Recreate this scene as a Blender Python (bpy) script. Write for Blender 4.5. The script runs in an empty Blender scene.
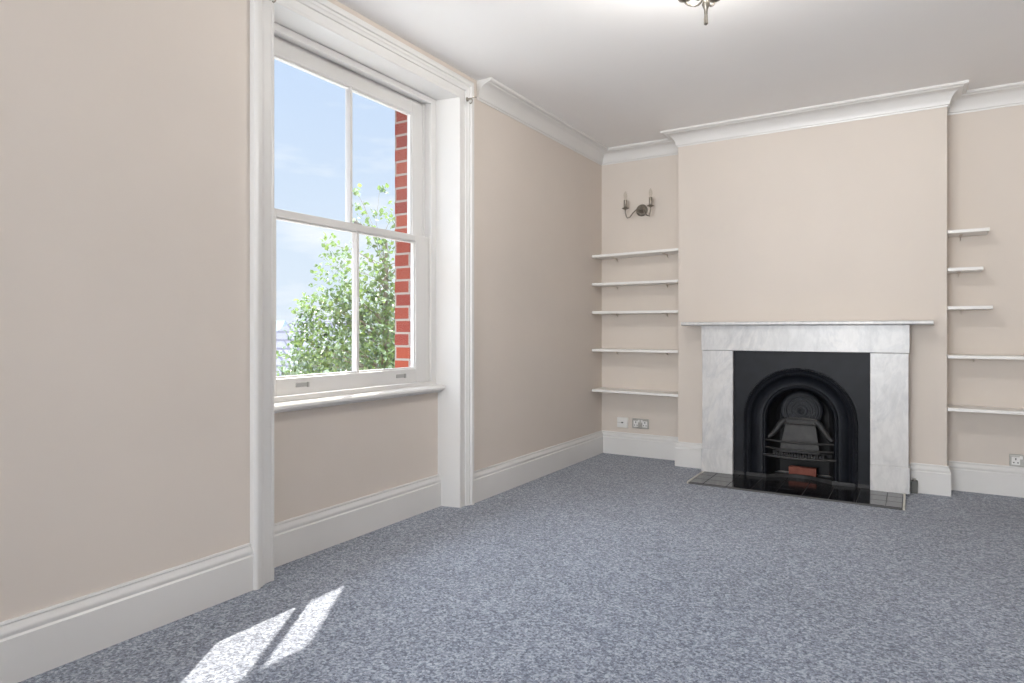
import bpy, math, random
from mathutils import Vector, Matrix
random.seed(7)
scene = bpy.context.scene
C = scene.collection
PI = math.pi

# ------------------------------------------------------------------ measurements (metres)
ROOM_R, ROOM_F = 3.31, -9.6            # right wall, wall behind the camera
BX0, BX1, BD = 0.758, 2.548, 0.212     # chimney breast
CEIL = 2.668
SK = 0.195
WY0, WY1 = -3.484, -2.132              # window opening at the room face
WTOP = 2.507

# ------------------------------------------------------------------ materials
def mat(name, col, rough=0.5, metal=0.0, spec=0.5):
    m = bpy.data.materials.new(name); m.use_nodes = True
    b = m.node_tree.nodes['Principled BSDF']
    b.inputs['Base Color'].default_value = (*col, 1)
    b.inputs['Roughness'].default_value = rough
    b.inputs['Metallic'].default_value = metal
    b.inputs['Specular IOR Level'].default_value = spec
    return m

def nodes(m): return m.node_tree.nodes, m.node_tree.links, m.node_tree.nodes['Principled BSDF']

def noise(m, scale, detail=4, rough=0.55, stretch=None, dist=0.0):
    N, L, b = nodes(m)
    tc = N.new('ShaderNodeTexCoord'); n = N.new('ShaderNodeTexNoise')
    n.inputs['Scale'].default_value = scale; n.inputs['Detail'].default_value = detail
    n.inputs['Roughness'].default_value = rough; n.inputs['Distortion'].default_value = dist
    if stretch:
        mp = N.new('ShaderNodeMapping'); mp.inputs['Scale'].default_value = stretch[0]
        mp.inputs['Rotation'].default_value = stretch[1]
        L.new(tc.outputs['Object'], mp.inputs['Vector']); L.new(mp.outputs['Vector'], n.inputs['Vector'])
    else:
        L.new(tc.outputs['Object'], n.inputs['Vector'])
    return n

def ramp(m, src, stops, out='Fac'):
    N, L, b = nodes(m)
    r = N.new('ShaderNodeValToRGB'); e = r.color_ramp.elements
    while len(e) < len(stops): e.new(0.5)
    for k, (p, c) in enumerate(stops):
        e[k].position = p; e[k].color = (*c, 1)
    L.new(src.outputs[out], r.inputs['Fac'])
    return r

def bump(m, src, strength, distance=0.002, out='Fac'):
    N, L, b = nodes(m)
    bp = N.new('ShaderNodeBump'); bp.inputs['Strength'].default_value = strength
    bp.inputs['Distance'].default_value = distance
    L.new(src.outputs[out], bp.inputs['Height']); L.new(bp.outputs['Normal'], b.inputs['Normal'])

def soft(name, c0, c1, scale, rough, bs=0.05, metal=0.0, spec=0.5):
    m = mat(name, c0, rough, metal, spec)
    n = noise(m, scale); r = ramp(m, n, [(0.3, c0), (0.7, c1)])
    m.node_tree.links.new(r.outputs['Color'], nodes(m)[2].inputs['Base Color'])
    n2 = noise(m, scale * 30, 2)
    bump(m, n2, bs)
    return m

M = {}
M['wall'] = soft('wall_paint', (0.665, 0.603, 0.545), (0.690, 0.625, 0.565), 1.6, 0.75, 0.08, spec=0.3)
M['white'] = soft('gloss_white_paint', (0.715, 0.705, 0.69), (0.745, 0.735, 0.72), 2.0, 0.33, 0.03)
M['ceiling'] = soft('ceiling_paint', (0.90, 0.89, 0.88), (0.92, 0.91, 0.90), 1.2, 0.85, 0.05, spec=0.2)
M['shelf'] = soft('shelf_paint', (0.80, 0.785, 0.76), (0.84, 0.825, 0.80), 3.0, 0.4, 0.03)
M['iron'] = soft('black_cast_iron', (0.006, 0.007, 0.010), (0.011, 0.013, 0.018), 9.0, 0.42, 0.25, spec=0.20)
M['iron_light'] = soft('worn_cast_iron', (0.022, 0.022, 0.024), (0.045, 0.044, 0.044), 22.0, 0.42, 0.3, spec=0.3)
M['soot'] = soft('sooty_iron', (0.008, 0.008, 0.010), (0.016, 0.016, 0.018), 9.0, 0.7, 0.3)
M['tile'] = soft('glossy_black_tile', (0.007, 0.007, 0.009), (0.012, 0.012, 0.014), 4.0, 0.12, 0.01)
M['grout'] = mat('grey_grout', (0.09, 0.09, 0.09), 0.8)
M['brass_strip'] = soft('pale_edging', (0.55, 0.53, 0.47), (0.66, 0.64, 0.57), 8.0, 0.35, 0.02)
M['clay'] = soft('red_firebrick', (0.22, 0.065, 0.045), (0.30, 0.10, 0.07), 20.0, 0.8, 0.4)
M['pewter'] = soft('aged_pewter', (0.22, 0.20, 0.17), (0.34, 0.31, 0.27), 40.0, 0.32, 0.05, metal=0.9)
M['steel'] = soft('brushed_steel', (0.42, 0.41, 0.38), (0.52, 0.51, 0.48), 60.0, 0.35, 0.05, metal=0.9)
M['plastic'] = mat('white_plastic', (0.80, 0.79, 0.77), 0.3)
M['greyplastic'] = mat('grey_plastic', (0.13, 0.13, 0.12), 0.5)
M['liftgrey'] = mat('grey_metal_lift', (0.42, 0.42, 0.41), 0.45, 0.2)
M['dark'] = mat('dark_slot', (0.03, 0.03, 0.03), 0.6)
M['stone'] = soft('sill_stone', (0.45, 0.43, 0.40), (0.55, 0.53, 0.50), 8.0, 0.8, 0.3)
M['bark'] = soft('tree_bark', (0.16, 0.13, 0.10), (0.30, 0.26, 0.21), 12.0, 0.9, 0.5)
M['ground'] = soft('pale_gravel', (0.28, 0.27, 0.25), (0.34, 0.33, 0.31), 1.0, 0.95, 0.3)
M['render'] = soft('pale_render', (0.28, 0.27, 0.26), (0.33, 0.32, 0.31), 1.0, 0.9, 0.2)
M['bluegrey'] = soft('bluegrey_slate', (0.10, 0.13, 0.17), (0.14, 0.17, 0.22), 1.0, 0.9, 0.2, spec=0.05)

def marble():
    m = mat('white_marble', (0.7, 0.7, 0.68), 0.3)
    N, L, b = nodes(m)
    n = noise(m, 3.2, 8, 0.62, ((1.0, 1.0, 0.55), (0.0, 0.65, 0.3)), 1.1)
    r = ramp(m, n, [(0.30, (0.55, 0.55, 0.555)), (0.45, (0.66, 0.655, 0.65)), (0.50, (0.59, 0.59, 0.595)),
                    (0.56, (0.68, 0.67, 0.66)), (0.80, (0.71, 0.70, 0.685))])
    n2 = noise(m, 26, 5, 0.6, ((1.0, 1.0, 0.4), (0.0, 0.7, 0.2)), 0.6)
    r2 = ramp(m, n2, [(0.35, (0.88, 0.88, 0.885)), (0.6, (1, 1, 1))])
    mx = N.new('ShaderNodeMix'); mx.data_type = 'RGBA'; mx.blend_type = 'MULTIPLY'; mx.inputs[0].default_value = 1
    L.new(r.outputs['Color'], mx.inputs[6]); L.new(r2.outputs['Color'], mx.inputs[7])
    L.new(mx.outputs[2], b.inputs['Base Color'])
    return m
M['marble'] = marble()

def carpet():
    m = mat('blue_grey_carpet', (0.2, 0.22, 0.25), 0.95, spec=0.1)
    N, L, b = nodes(m)
    tcv = N.new('ShaderNodeTexCoord'); v1 = N.new('ShaderNodeTexVoronoi'); v1.inputs['Scale'].default_value = 150
    v2 = N.new('ShaderNodeTexVoronoi'); v2.inputs['Scale'].default_value = 95
    av = N.new('ShaderNodeMix'); av.data_type = 'RGBA'; av.inputs[0].default_value = 0.42
    L.new(tcv.outputs['Object'], v1.inputs['Vector']); L.new(tcv.outputs['Object'], v2.inputs['Vector'])
    L.new(v1.outputs['Color'], av.inputs[6]); L.new(v2.outputs['Color'], av.inputs[7])
    sx = N.new('ShaderNodeSeparateColor'); L.new(av.outputs[2], sx.inputs[0])
    r = ramp(m, sx, [(0.15, (0.100, 0.114, 0.150)), (0.42, (0.190, 0.212, 0.263)), (0.60, (0.27, 0.297, 0.358)),
                    (0.88, (0.43, 0.462, 0.52))], 'Red')
    n2 = noise(m, 1.3, 3, 0.5)
    r2 = ramp(m, n2, [(0.3, (0.90, 0.90, 0.90)), (0.7, (1.05, 1.05, 1.05))])
    mx = N.new('ShaderNodeMix'); mx.data_type = 'RGBA'; mx.blend_type = 'MULTIPLY'; mx.inputs[0].default_value = 1
    L.new(r.outputs['Color'], mx.inputs[6]); L.new(r2.outputs['Color'], mx.inputs[7])
    L.new(mx.outputs[2], b.inputs['Base Color'])
    n3 = noise(m, 260, 3, 0.7)
    bump(m, n3, 0.6, 0.003)
    b.inputs['Sheen Weight'].default_value = 0.35; b.inputs['Sheen Roughness'].default_value = 0.4
    return m
M['carpet'] = carpet()

def brick(name, c1, c2, mortar, axes):
    m = mat(name, c1, 0.85)
    N, L, b = nodes(m)
    tc = N.new('ShaderNodeTexCoord'); sp = N.new('ShaderNodeSeparateXYZ'); cb = N.new('ShaderNodeCombineXYZ')
    L.new(tc.outputs['Object'], sp.inputs[0])
    ad = N.new('ShaderNodeMath'); ad.operation = 'ADD'
    L.new(sp.outputs['X'], ad.inputs[0]); L.new(sp.outputs['Y'], ad.inputs[1])
    ad2 = N.new('ShaderNodeMath'); ad2.operation = 'ADD'; ad2.inputs[1].default_value = -0.04; L.new(ad.outputs[0], ad2.inputs[0])
    L.new(ad2.outputs[0], cb.inputs['X']); L.new(sp.outputs['Z'], cb.inputs['Y'])
    b.inputs['Specular IOR Level'].default_value = 0.08
    t = N.new('ShaderNodeTexBrick')
    t.inputs['Color1'].default_value = (*c1, 1); t.inputs['Color2'].default_value = (*c2, 1)
    t.inputs['Mortar'].default_value = (*mortar, 1)
    t.inputs['Scale'].default_value = 1.0; t.inputs['Brick Width'].default_value = axes[0]
    t.inputs['Row Height'].default_value = axes[1]; t.inputs['Mortar Size'].default_value = axes[2]
    t.inputs['Mortar Smooth'].default_value = 0.1; t.inputs['Bias'].default_value = 0.0
    L.new(cb.outputs[0], t.inputs['Vector'])
    L.new(t.outputs['Color'], b.inputs['Base Color'])
    return m
M['brick'] = brick('red_brick', (0.21, 0.046, 0.036), (0.29, 0.072, 0.043), (0.31, 0.27, 0.24), (0.225, 0.082, 0.007))
M['slates'] = brick('pale_slate_roof', (0.135, 0.13, 0.145), (0.17, 0.165, 0.18), (0.085, 0.08, 0.095), (0.5, 0.28, 0.035))

def leafmat(name, c0, c1):
    m = bpy.data.materials.new(name); m.use_nodes = True
    N, L = m.node_tree.nodes, m.node_tree.links
    N.clear()
    o = N.new('ShaderNodeOutputMaterial'); d = N.new('ShaderNodeBsdfDiffuse'); t = N.new('ShaderNodeBsdfTranslucent')
    g = N.new('ShaderNodeBsdfGlossy'); g.inputs['Roughness'].default_value = 0.4
    mx = N.new('ShaderNodeMixShader'); mx.inputs[0].default_value = 0.5
    mg = N.new('ShaderNodeMixShader'); mg.inputs[0].default_value = 0.10
    tc = N.new('ShaderNodeTexCoord'); n = N.new('ShaderNodeTexNoise'); n.inputs['Scale'].default_value = 5.0
    r = N.new('ShaderNodeValToRGB'); e = r.color_ramp.elements
    e[0].position = 0.35; e[0].color = (*c0, 1); e[1].position = 0.65; e[1].color = (*c1, 1)
    L.new(tc.outputs['Object'], n.inputs['Vector']); L.new(n.outputs['Fac'], r.inputs['Fac'])
    L.new(r.outputs['Color'], d.inputs['Color']); L.new(r.outputs['Color'], t.inputs['Color'])
    L.new(d.outputs[0], mx.inputs[1]); L.new(t.outputs[0], mx.inputs[2])
    L.new(mx.outputs[0], mg.inputs[1]); L.new(g.outputs[0], mg.inputs[2]); L.new(mg.outputs[0], o.inputs['Surface'])
    return m
M['leaf'] = leafmat('birch_leaf', (0.060, 0.105, 0.035), (0.17, 0.25, 0.060))
M['leaf2'] = leafmat('hedge_leaf', (0.07, 0.10, 0.055), (0.13, 0.17, 0.09))

def glassmat(name='window_glass', ior=1.45, tint=(0.97, 0.98, 0.98)):
    m = bpy.data.materials.new(name); m.use_nodes = True
    N, L = m.node_tree.nodes, m.node_tree.links
    N.clear()
    o = N.new('ShaderNodeOutputMaterial'); t = N.new('ShaderNodeBsdfTransparent'); g = N.new('ShaderNodeBsdfGlossy')
    t.inputs['Color'].default_value = (*tint, 1); g.inputs['Roughness'].default_value = 0.02
    f = N.new('ShaderNodeLayerWeight'); f.inputs['Blend'].default_value = 0.5
    pw = N.new('ShaderNodeMath'); pw.operation = 'POWER'; pw.inputs[1].default_value = 5.0
    ml = N.new('ShaderNodeMath'); ml.operation = 'MULTIPLY_ADD'; ml.inputs[1].default_value = 0.6; ml.inputs[2].default_value = 0.03
    L.new(f.outputs['Facing'], pw.inputs[0]); L.new(pw.outputs[0], ml.inputs[0])
    mx = N.new('ShaderNodeMixShader')
    L.new(ml.outputs[0], mx.inputs[0]); L.new(t.outputs[0], mx.inputs[1]); L.new(g.outputs[0], mx.inputs[2])
    L.new(mx.outputs[0], o.inputs['Surface'])
    return m
M['glass'] = glassmat()
M['bulb'] = glassmat('clear_bulb_glass', 1.5, (0.93, 0.92, 0.90))

# ------------------------------------------------------------------ mesh builder
class MB:
    def __init__(s): s.v, s.f = [], []
    def add(s, vs, fs):
        n = len(s.v); s.v += [tuple(p) for p in vs]; s.f += [tuple(i + n for i in f) for f in fs]; return s
    def box(s, x0, x1, y0, y1, z0, z1, mtx=None):
        vs = [Vector(p) for p in ((x0,y0,z0),(x1,y0,z0),(x1,y1,z0),(x0,y1,z0),(x0,y0,z1),(x1,y0,z1),(x1,y1,z1),(x0,y1,z1))]
        if mtx: vs = [mtx @ p for p in vs]
        return s.add(vs, [(0,3,2,1),(4,5,6,7),(0,1,5,4),(1,2,6,5),(2,3,7,6),(3,0,4,7)])
    def prism(s, pts, axis, a, b):
        """extrude a 2-D polygon along an axis: 'x' -> pts (y,z); 'y' -> (x,z); 'z' -> (x,y)"""
        def mk(p, t):
            return {'x': (t, p[0], p[1]), 'y': (p[0], t, p[1]), 'z': (p[0], p[1], t)}[axis]
        n = len(pts)
        vs = [mk(p, a) for p in pts] + [mk(p, b) for p in pts]
        fs = [tuple(range(n))[::-1], tuple(range(n, 2*n))] + [(i, (i+1) % n, n + (i+1) % n, n + i) for i in range(n)]
        return s.add(vs, fs)
    def lathe(s, prof, seg=20, mtx=None, cap=True):
        vs = []
        for r, z in prof:
            for k in range(seg):
                a = 2*PI*k/seg; vs.append(Vector((r*math.cos(a), r*math.sin(a), z)))
        if mtx: vs = [mtx @ p for p in vs]
        n = len(prof); fs = []
        for i in range(n-1):
            for k in range(seg):
                k2 = (k+1) % seg; fs.append((i*seg+k, i*seg+k2, (i+1)*seg+k2, (i+1)*seg+k))
        if cap: fs += [tuple(range(seg))[::-1], tuple((n-1)*seg+k for k in range(seg))]
        return s.add(vs, fs)
    def tube(s, pts, rad, seg=8, cap=True):
        pts = [Vector(p) for p in pts]; n = len(pts)
        if not hasattr(rad, '__len__'): rad = [rad]*n
        up = None; vs = []
        for i, p in enumerate(pts):
            d = (pts[min(i+1, n-1)] - pts[max(i-1, 0)]).normalized()
            if up is None:
                up = d.orthogonal().normalized()
            else:
                up = (up - d*up.dot(d))
                up = up.normalized() if up.length > 1e-6 else d.orthogonal().normalized()
            sd = d.cross(up)
            for k in range(seg):
                a = 2*PI*k/seg; vs.append(p + (up*math.cos(a) + sd*math.sin(a))*rad[i])
        fs = []
        for i in range(n-1):
            for k in range(seg):
                k2 = (k+1) % seg; fs.append((i*seg+k, i*seg+k2, (i+1)*seg+k2, (i+1)*seg+k))
        if cap: fs += [tuple(range(seg))[::-1], tuple((n-1)*seg+k for k in range(seg))]
        return s.add(vs, fs)
    def sweep(s, path, prof, to3d, side=1, cap=True):
        """mitred sweep of a closed profile [(offset from path, height)] along an open 2-D polyline"""
        P = [Vector(p) for p in path]; n = len(P); k = len(prof); vs = []
        nr = []
        for i in range(n-1):
            d = (P[i+1]-P[i]).normalized(); nr.append(Vector((-d.y, d.x))*side)
        for i in range(n):
            if i == 0: m = nr[0]
            elif i == n-1: m = nr[-1]
            else: m = (nr[i-1]+nr[i])/(1+nr[i-1].dot(nr[i]))
            for o, h in prof:
                q = P[i] + m*o; vs.append(to3d(q.x, q.y, h))
        fs = []
        for i in range(n-1):
            for j in range(k):
                j2 = (j+1) % k; fs.append((i*k+j, i*k+j2, (i+1)*k+j2, (i+1)*k+j))
        if cap: fs += [tuple(range(k))[::-1], tuple((n-1)*k+j for j in range(k))]
        return s.add(vs, fs)
    def ball(s, c, r, seg=8, rings=5, squash=(1,1,1)):
        prof = [(r*math.sin(PI*i/rings)+1e-5, -r*math.cos(PI*i/rings)) for i in range(rings+1)]
        return s.lathe(prof, seg, Matrix.Translation(c) @ Matrix.Diagonal((*squash, 1)))
    def build(s, name, m, parent=None, smooth=False, bevel=0, org=(0,0,0)):
        me = bpy.data.meshes.new(name); o3 = Vector(org)
        me.from_pydata([tuple(Vector(p) - o3) for p in s.v], [], s.f)
        me.materials.append(m)
        import bmesh
        bm = bmesh.new(); bm.from_mesh(me); bmesh.ops.recalc_face_normals(bm, faces=bm.faces); bm.to_mesh(me); bm.free()
        o = bpy.data.objects.new(name, me); C.objects.link(o)
        if parent:
            o.parent = parent
            o.location = o3
        else:
            o.location = o3
        if bevel:
            b = o.modifiers.new('bevel', 'BEVEL'); b.width = bevel; b.segments = 2; b.limit_method = 'ANGLE'; b.angle_limit = 0.6
        if smooth:
            for p in me.polygons: p.use_smooth = True
            md = o.modifiers.new('edges', 'EDGE_SPLIT'); md.split_angle = math.radians(38)
        return o

def tag(o, label=None, cat=None, group=None, kind=None):
    if label: o['label'] = label
    if cat: o['category'] = cat
    if group: o['group'] = group
    if kind: o['kind'] = kind
    return o
def empty(name, loc=(0,0,0), label=None, cat=None, group=None, kind=None):
    o = bpy.data.objects.new(name, None); C.objects.link(o); o.location = loc; o.empty_display_size = 0.1
    return tag(o, label, cat, group, kind)
def S(o, label, cat='structure'):                  # the setting
    return tag(o, label, cat, None, 'structure')

# ------------------------------------------------------------------ room shell
S(MB().box(-0.4, ROOM_R+0.2, ROOM_F-0.2, 0.2, -0.15, 0).build('floor', M['carpet']), 'speckled blue grey fitted carpet across the whole room', 'floor')
S(MB().box(-0.4, ROOM_R+0.2, ROOM_F-0.2, 0.2, CEIL, CEIL+0.15).build('ceiling', M['ceiling']), 'plain off white painted ceiling', 'ceiling')
RB = 0.015   # rebate behind the lining boards
SY0, SY1, SZ0, SZ1 = -6.45, -5.05, 0.55, 2.45     # added second window, unseen, beside the camera
wl = MB()
wl.box(-0.28, 0, WY1+RB, 0, 0, CEIL)
wl.box(-0.28, 0, SY1, WY0-RB, 0, CEIL)
wl.box(-0.28, 0, ROOM_F, SY0, 0, CEIL)
wl.box(-0.28, 0, SY0, SY1, 0, SZ0); wl.box(-0.28, 0, SY0, SY1, SZ1, CEIL)
wl.box(-0.28, 0, WY0-RB, WY1+RB, WTOP+RB, CEIL)
wl.box(-0.28, -0.14, WY0-RB, WY1+RB, 0, 0.715)
S(wl.build('wall_left', M['wall']), 'pale pink beige wall holding the tall sash window', 'wall')
OY0, OY1 = -3.365, -2.265
S(MB().box(-0.40, -0.28, OY1, 0.2, -4, 3.4).box(-0.40, -0.28, SY1-0.05, OY0, -4, 3.4).box(-0.40, -0.28, ROOM_F, SY0+0.05, -4, 3.4)
  .box(-0.40, -0.28, OY0, OY1, -4, 0.68).box(-0.40, -0.28, OY0, OY1, 2.50, 3.4)
  .box(-0.40, -0.28, SY0+0.05, SY1-0.05, -4, SZ0).box(-0.40, -0.28, SY0+0.05, SY1-0.05, SZ1, 3.4)
  .build('wall_outside', M['brick']), 'red brick outer face of the house seen past the window', 'wall')
S(MB().box(-0.28, ROOM_R+0.2, 0, 0.2, 0, CEIL).build('wall_back', M['wall']), 'pale pink beige wall at the back of both alcoves', 'wall')
S(MB().box(ROOM_R, ROOM_R+0.2, ROOM_F, 0, 0, CEIL).build('wall_right', M['wall']), 'pale pink beige wall on the right of the room', 'wall')
FX0, FX1, FZ0, FZ1 = 0.35, 2.45, 0.35, 2.45        # big window added behind the camera, unseen
S(MB().box(-0.28, FX0, ROOM_F-0.2, ROOM_F, 0, CEIL).box(FX1, ROOM_R+0.2, ROOM_F-0.2, ROOM_F, 0, CEIL)
  .box(FX0, FX1, ROOM_F-0.2, ROOM_F, 0, FZ0).box(FX0, FX1, ROOM_F-0.2, ROOM_F, FZ1, CEIL)
  .build('wall_front', M['wall']), 'pale pink beige wall behind the viewer with an added wide window', 'wall')
# chimney breast: piers and head around the hole of the fire
HX0, HX1, HZ = 1.2175, 2.1125, 0.935
S(MB().box(BX0, HX0-0.01, -BD, 0, 0, CEIL).box(HX1+0.01, BX1, -BD, 0, 0, CEIL).box(HX0-0.01, HX1+0.01, -BD, 0, HZ+0.01, CEIL)
  .build('wall_chimney_breast', M['wall']), 'projecting chimney breast in pale pink beige above the fireplace', 'wall')

S(MB().prism([(-0.40,3.14),(-1.00,3.14),(-1.06,3.20),(-1.06,3.32),(-0.40,3.60)], 'y', ROOM_F, 0.2).build('added_eaves', M['white']),
  'unseen white boxed eaves added to shade the upper sash from the sun', 'eaves')  # added overhang out of view, blocks the sun from the upper sash
# added windows out of view: simple framed casements put in to admit daylight
def added_window(name, axis, a0, a1, z0, z1, p, n, label):
    r = empty(name, (0,0,0), label, 'window', None, 'structure')
    fr = MB(); gl = MB()
    def bx(mb, u0, u1, w0, w1, d0, d1):
        if axis == 'y': mb.box(p+d0, p+d1, u0, u1, w0, w1)
        else: mb.box(u0, u1, p+d0, p+d1, w0, w1)
    t = 0.06
    bx(fr, a0, a1, z0, z0+t, -.03, .03); bx(fr, a0, a1, z1-t, z1, -.03, .03)
    bx(fr, a0, a0+t, z0+t, z1-t, -.03, .03); bx(fr, a1-t, a1, z0+t, z1-t, -.03, .03)
    for k in range(1, n):
        u = a0 + (a1-a0)*k/n; bx(fr, u-.02, u+.02, z0+t, z1-t, -.02, .02)
    bx(gl, a0+t, a1-t, z0+t, z1-t, -.003, .003)
    fr.build('window_frame', M['white'], r); gl.build('window_pane', M['glass'], r)
added_window('window_2', 'y', SY0, SY1, SZ0, SZ1, -0.2, 2, 'unseen white framed window added in the left wall to admit daylight')
added_window('window_3', 'x', FX0, FX1, FZ0, FZ1, ROOM_F-0.1, 4, 'unseen wide white framed window added behind the viewer to admit daylight')

# ------------------------------------------------------------------ skirting and cornice
skp = [(0,0),(0.022,0),(0.022,0.142),(0.017,0.148),(0.017,0.152),(0.020,0.158),(0.018,0.168),(0.010,0.178),(0.0085,0.184),(0.012,0.188),(0.010,SK),(0,SK)]
xy = lambda a, b, h: (a, b, h)
def skirting(name, path, label, side=-1):
    return S(MB().sweep(path, skp, xy, side).build(name, M['white'], smooth=True), label, 'skirting board')
skirting('baseboard_left', [(0, ROOM_F), (0, WY0-0.120)], 'white moulded skirting board on the near side of the window')
skirting('baseboard_recess', [(-0.14, WY0-0.004), (-0.14, WY1+0.004)], 'white moulded skirting board inside the recess under the window')
skirting('baseboard_alcove', [(0, WY1+0.120), (0, 0), (BX0, 0), (BX0, -BD), (0.984, -BD)], 'white moulded skirting board between window and fireplace')
skirting('baseboard_back', [(2.343, -BD), (BX1, -BD), (BX1, 0), (ROOM_R, 0), (ROOM_R, ROOM_F)], 'white moulded skirting board from the fireplace into the right alcove')

cz = CEIL
cop = [(0,cz-0.118),(0.006,cz-0.118),(0.008,cz-0.108),(0.014,cz-0.105),(0.018,cz-0.085),(0.028,cz-0.062),(0.044,cz-0.042),
       (0.064,cz-0.030),(0.084,cz-0.024),(0.088,cz-0.018),(0.106,cz-0.018),(0.112,cz-0.012),(0.112,cz),(0,cz)]
def cornice(name, path, label):
    return S(MB().sweep(path, cop, xy, -1).build(name, M['white'], smooth=True), label, 'cornice')
cornice('trim_1', [(0, -1.945), (0, 0), (BX0, 0), (BX0, -BD), (BX1, -BD), (BX1, 0), (ROOM_R, 0), (ROOM_R, ROOM_F)],
        'white coved cornice running round the alcoves and chimney breast')
cornice('trim_2', [(0, ROOM_F), (0, -3.70)], 'white coved cornice on the near side of the window')

# ------------------------------------------------------------------ window casing and lining
arp = [(0,0),(0,0.003),(0.006,0.007),(0.014,0.007),(0.018,0.004),(0.052,0.006),(0.056,0.013),(0.068,0.015),
       (0.074,0.021),(0.086,0.022),(0.090,0.030),(0.104,0.034),(0.114,0.032),(0.120,0.026),(0.120,0)]
S(MB().sweep([(WY0,0),(WY0,WTOP),(WY1,WTOP),(WY1,0)], arp, lambda a,b,h: (h, a, b), 1).build('trim_3', M['white'], smooth=True),
  'white moulded architrave around the tall window recess', 'architrave')
lin = MB()
lin.prism([(0.0, WY1),(0.0, WY1+RB),(-0.155, WY1+RB),(-0.155, WY1-0.037)], 'z', 0, WTOP)
lin.prism([(0.0, WY0),(0.0, WY0-RB),(-0.155, WY0-RB),(-0.155, WY0+0.037)], 'z', 0, WTOP)
lin.box(-0.155, 0, WY0-RB, WY1+RB, WTOP, WTOP+RB)
# lining behind skirting is cut by the panel under the sill
lin.build('trim_4', M['white'])
S(bpy.data.objects['trim_4'], 'white painted boards lining the sides and top of the window recess', 'window lining')

# ------------------------------------------------------------------ sash window
win = empty('window_1', (-0.2, (WY0+WY1)/2, 0.76), 'tall white sliding sash window with four panes', 'window', None, 'structure')
wo = Vector(win.location)
def wb(mb, name, m, parent=win, **k):
    o = mb.build(name, m, None, **k)
    o.parent = parent; o.location = Vector(o.location) - (wo if parent == win else wo)
    if parent != win: o.location = Vector(o.location)
    return o
JY0, JY1 = WY0+0.037, WY1-0.037            # -3.458, -2.172
F = 0.047
IY0, IY1 = JY0+F, JY1-F                    # inside of the face strip
fr = MB()
zb = 0.74
# inner staff bead face, pulley stiles, outer frame
for y0, y1 in ((JY0, IY0), (IY1, JY1)): fr.box(-0.168, -0.150, y0, y1, 0.772, WTOP)
fr.box(-0.168, -0.150, IY0, IY1, 2.472, WTOP)
for y0, y1 in ((JY0, IY0-0.012), (IY1+0.012, JY1)): fr.box(-0.28, -0.168, y0, y1, zb, WTOP)
fr.box(-0.28, -0.168, IY0-0.012, IY1+0.012, 2.484, WTOP)
for y0, y1 in ((JY0, IY0-0.004), (IY1+0.004, JY1)): fr.box(-0.280, -0.262, y0, y1, zb, 2.484)
for y0, y1 in ((IY0-0.013, IY0), (IY1, IY1+0.013)): fr.box(-0.218, -0.210, y0, y1, zb, 2.484)   # parting beads
fr.box(-0.168, -0.150, JY0, JY1, zb, 0.772)
fr.box(-0.30, -0.168, JY0, JY1, 0.70, 0.765)
f_ = wb(fr, 'window_frame', M['white'], bevel=0.002)
for y in (IY0-0.011, IY1+0.011):
    sgn = 1 if y > -2.8 else -1
    for xx in (-0.236, ):
        q = MB().box(xx-0.006, xx+0.006, y-0.002, y+0.002, 2.27, 2.36)
        wb(q, 'sash_pulley', M['dark'])
sill = MB().prism([(-0.150,0.722),(-0.088,0.718),(-0.080,0.724),(-0.079,0.736),(-0.086,0.745),(-0.150,0.750)], 'y', WY0+0.036, WY1-0.036)
# (x,z) pairs
wb(sill, 'window_sill', M['white'], bevel=0.0015)
wb(MB().prism([(-0.150,0.700),(-0.139,0.700),(-0.105,0.712),(-0.105,0.7205),(-0.150,0.7225)], 'y', WY0+0.036, WY1-0.036), 'sill_moulding', M['white'])
osill = MB().prism([(-0.47,0.655),(-0.30,0.655),(-0.30,0.712),(-0.47,0.685)], 'y', OY0-0.05, OY1+0.05)
wb(osill, 'outer_sill', M['stone'], bevel=0.004)

def sash(name, xf, xb, z0, z1, bot, top, stile_in, bary, barw, label):
    """xf room face, xb outer face"""
    y0, y1 = IY0-0.008, IY1+0.008
    g0, g1 = IY0+stile_in[0], IY1-stile_in[1]
    s_ = MB()
    s_.box(xb, xf, y0, g0, z0, z1); s_.box(xb, xf, g1, y1, z0, z1)
    s_.box(xb, xf, g0, g1, z0, z0+bot); s_.box(xb, xf, g0, g1, z1-top, z1)
    o = wb(s_, name, M['white'], bevel=0.003)
    o['label'] = label
    # glazing bead around the glass
    gb = MB()
    a, b2 = z0+bot, z1-top
    xg = xb + 0.010
    w = 0.009
    for (ya, yb, za, zb2) in ((g0, g0+w, a, b2), (g1-w, g1, a, b2), (g0+w, g1-w, a, a+w), (g0+w, g1-w, b2-w, b2)):
        gb.box(xb+0.004, xf-0.010, ya, yb, za, zb2)
    q = wb(gb, 'glazing_bead', M['white']); q.parent = o; q.location = Vector((0,0,0)); q.matrix_parent_inverse = Matrix()
    gq = MB()
    gq.prism([(xf-0.004, bary-barw*0.3),(xf-0.004, bary+barw*0.3),(xg+0.006, bary+barw/2),(xb+0.002, bary+barw/2),(xb+0.002, bary-barw/2),(xg+0.006, bary-barw/2)], 'z', a, b2)
    q = wb(gq, 'glazing_bar', M['white']); q.parent = o; q.location = Vector((0,0,0))
    for ya, yb in ((g0, bary-barw/2), (bary+barw/2, g1)):
        q = wb(MB().box(xg-0.002, xg+0.002, ya, yb, a, b2), 'window_pane', M['glass']); q.parent = o; q.location = Vector((0,0,0))
    return o
MID = (IY0+IY1)/2
lower = sash('lower_sash', -0.170, -0.208, 0.772, 1.652, 0.083, 0.038, (0.062, 0.120), MID, 0.026, None)
upper = sash('upper_sash', -0.219, -0.258, 1.616, 2.484, 0.036, 0.088, (0.062, 0.092), MID, 0.026, None)
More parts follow.
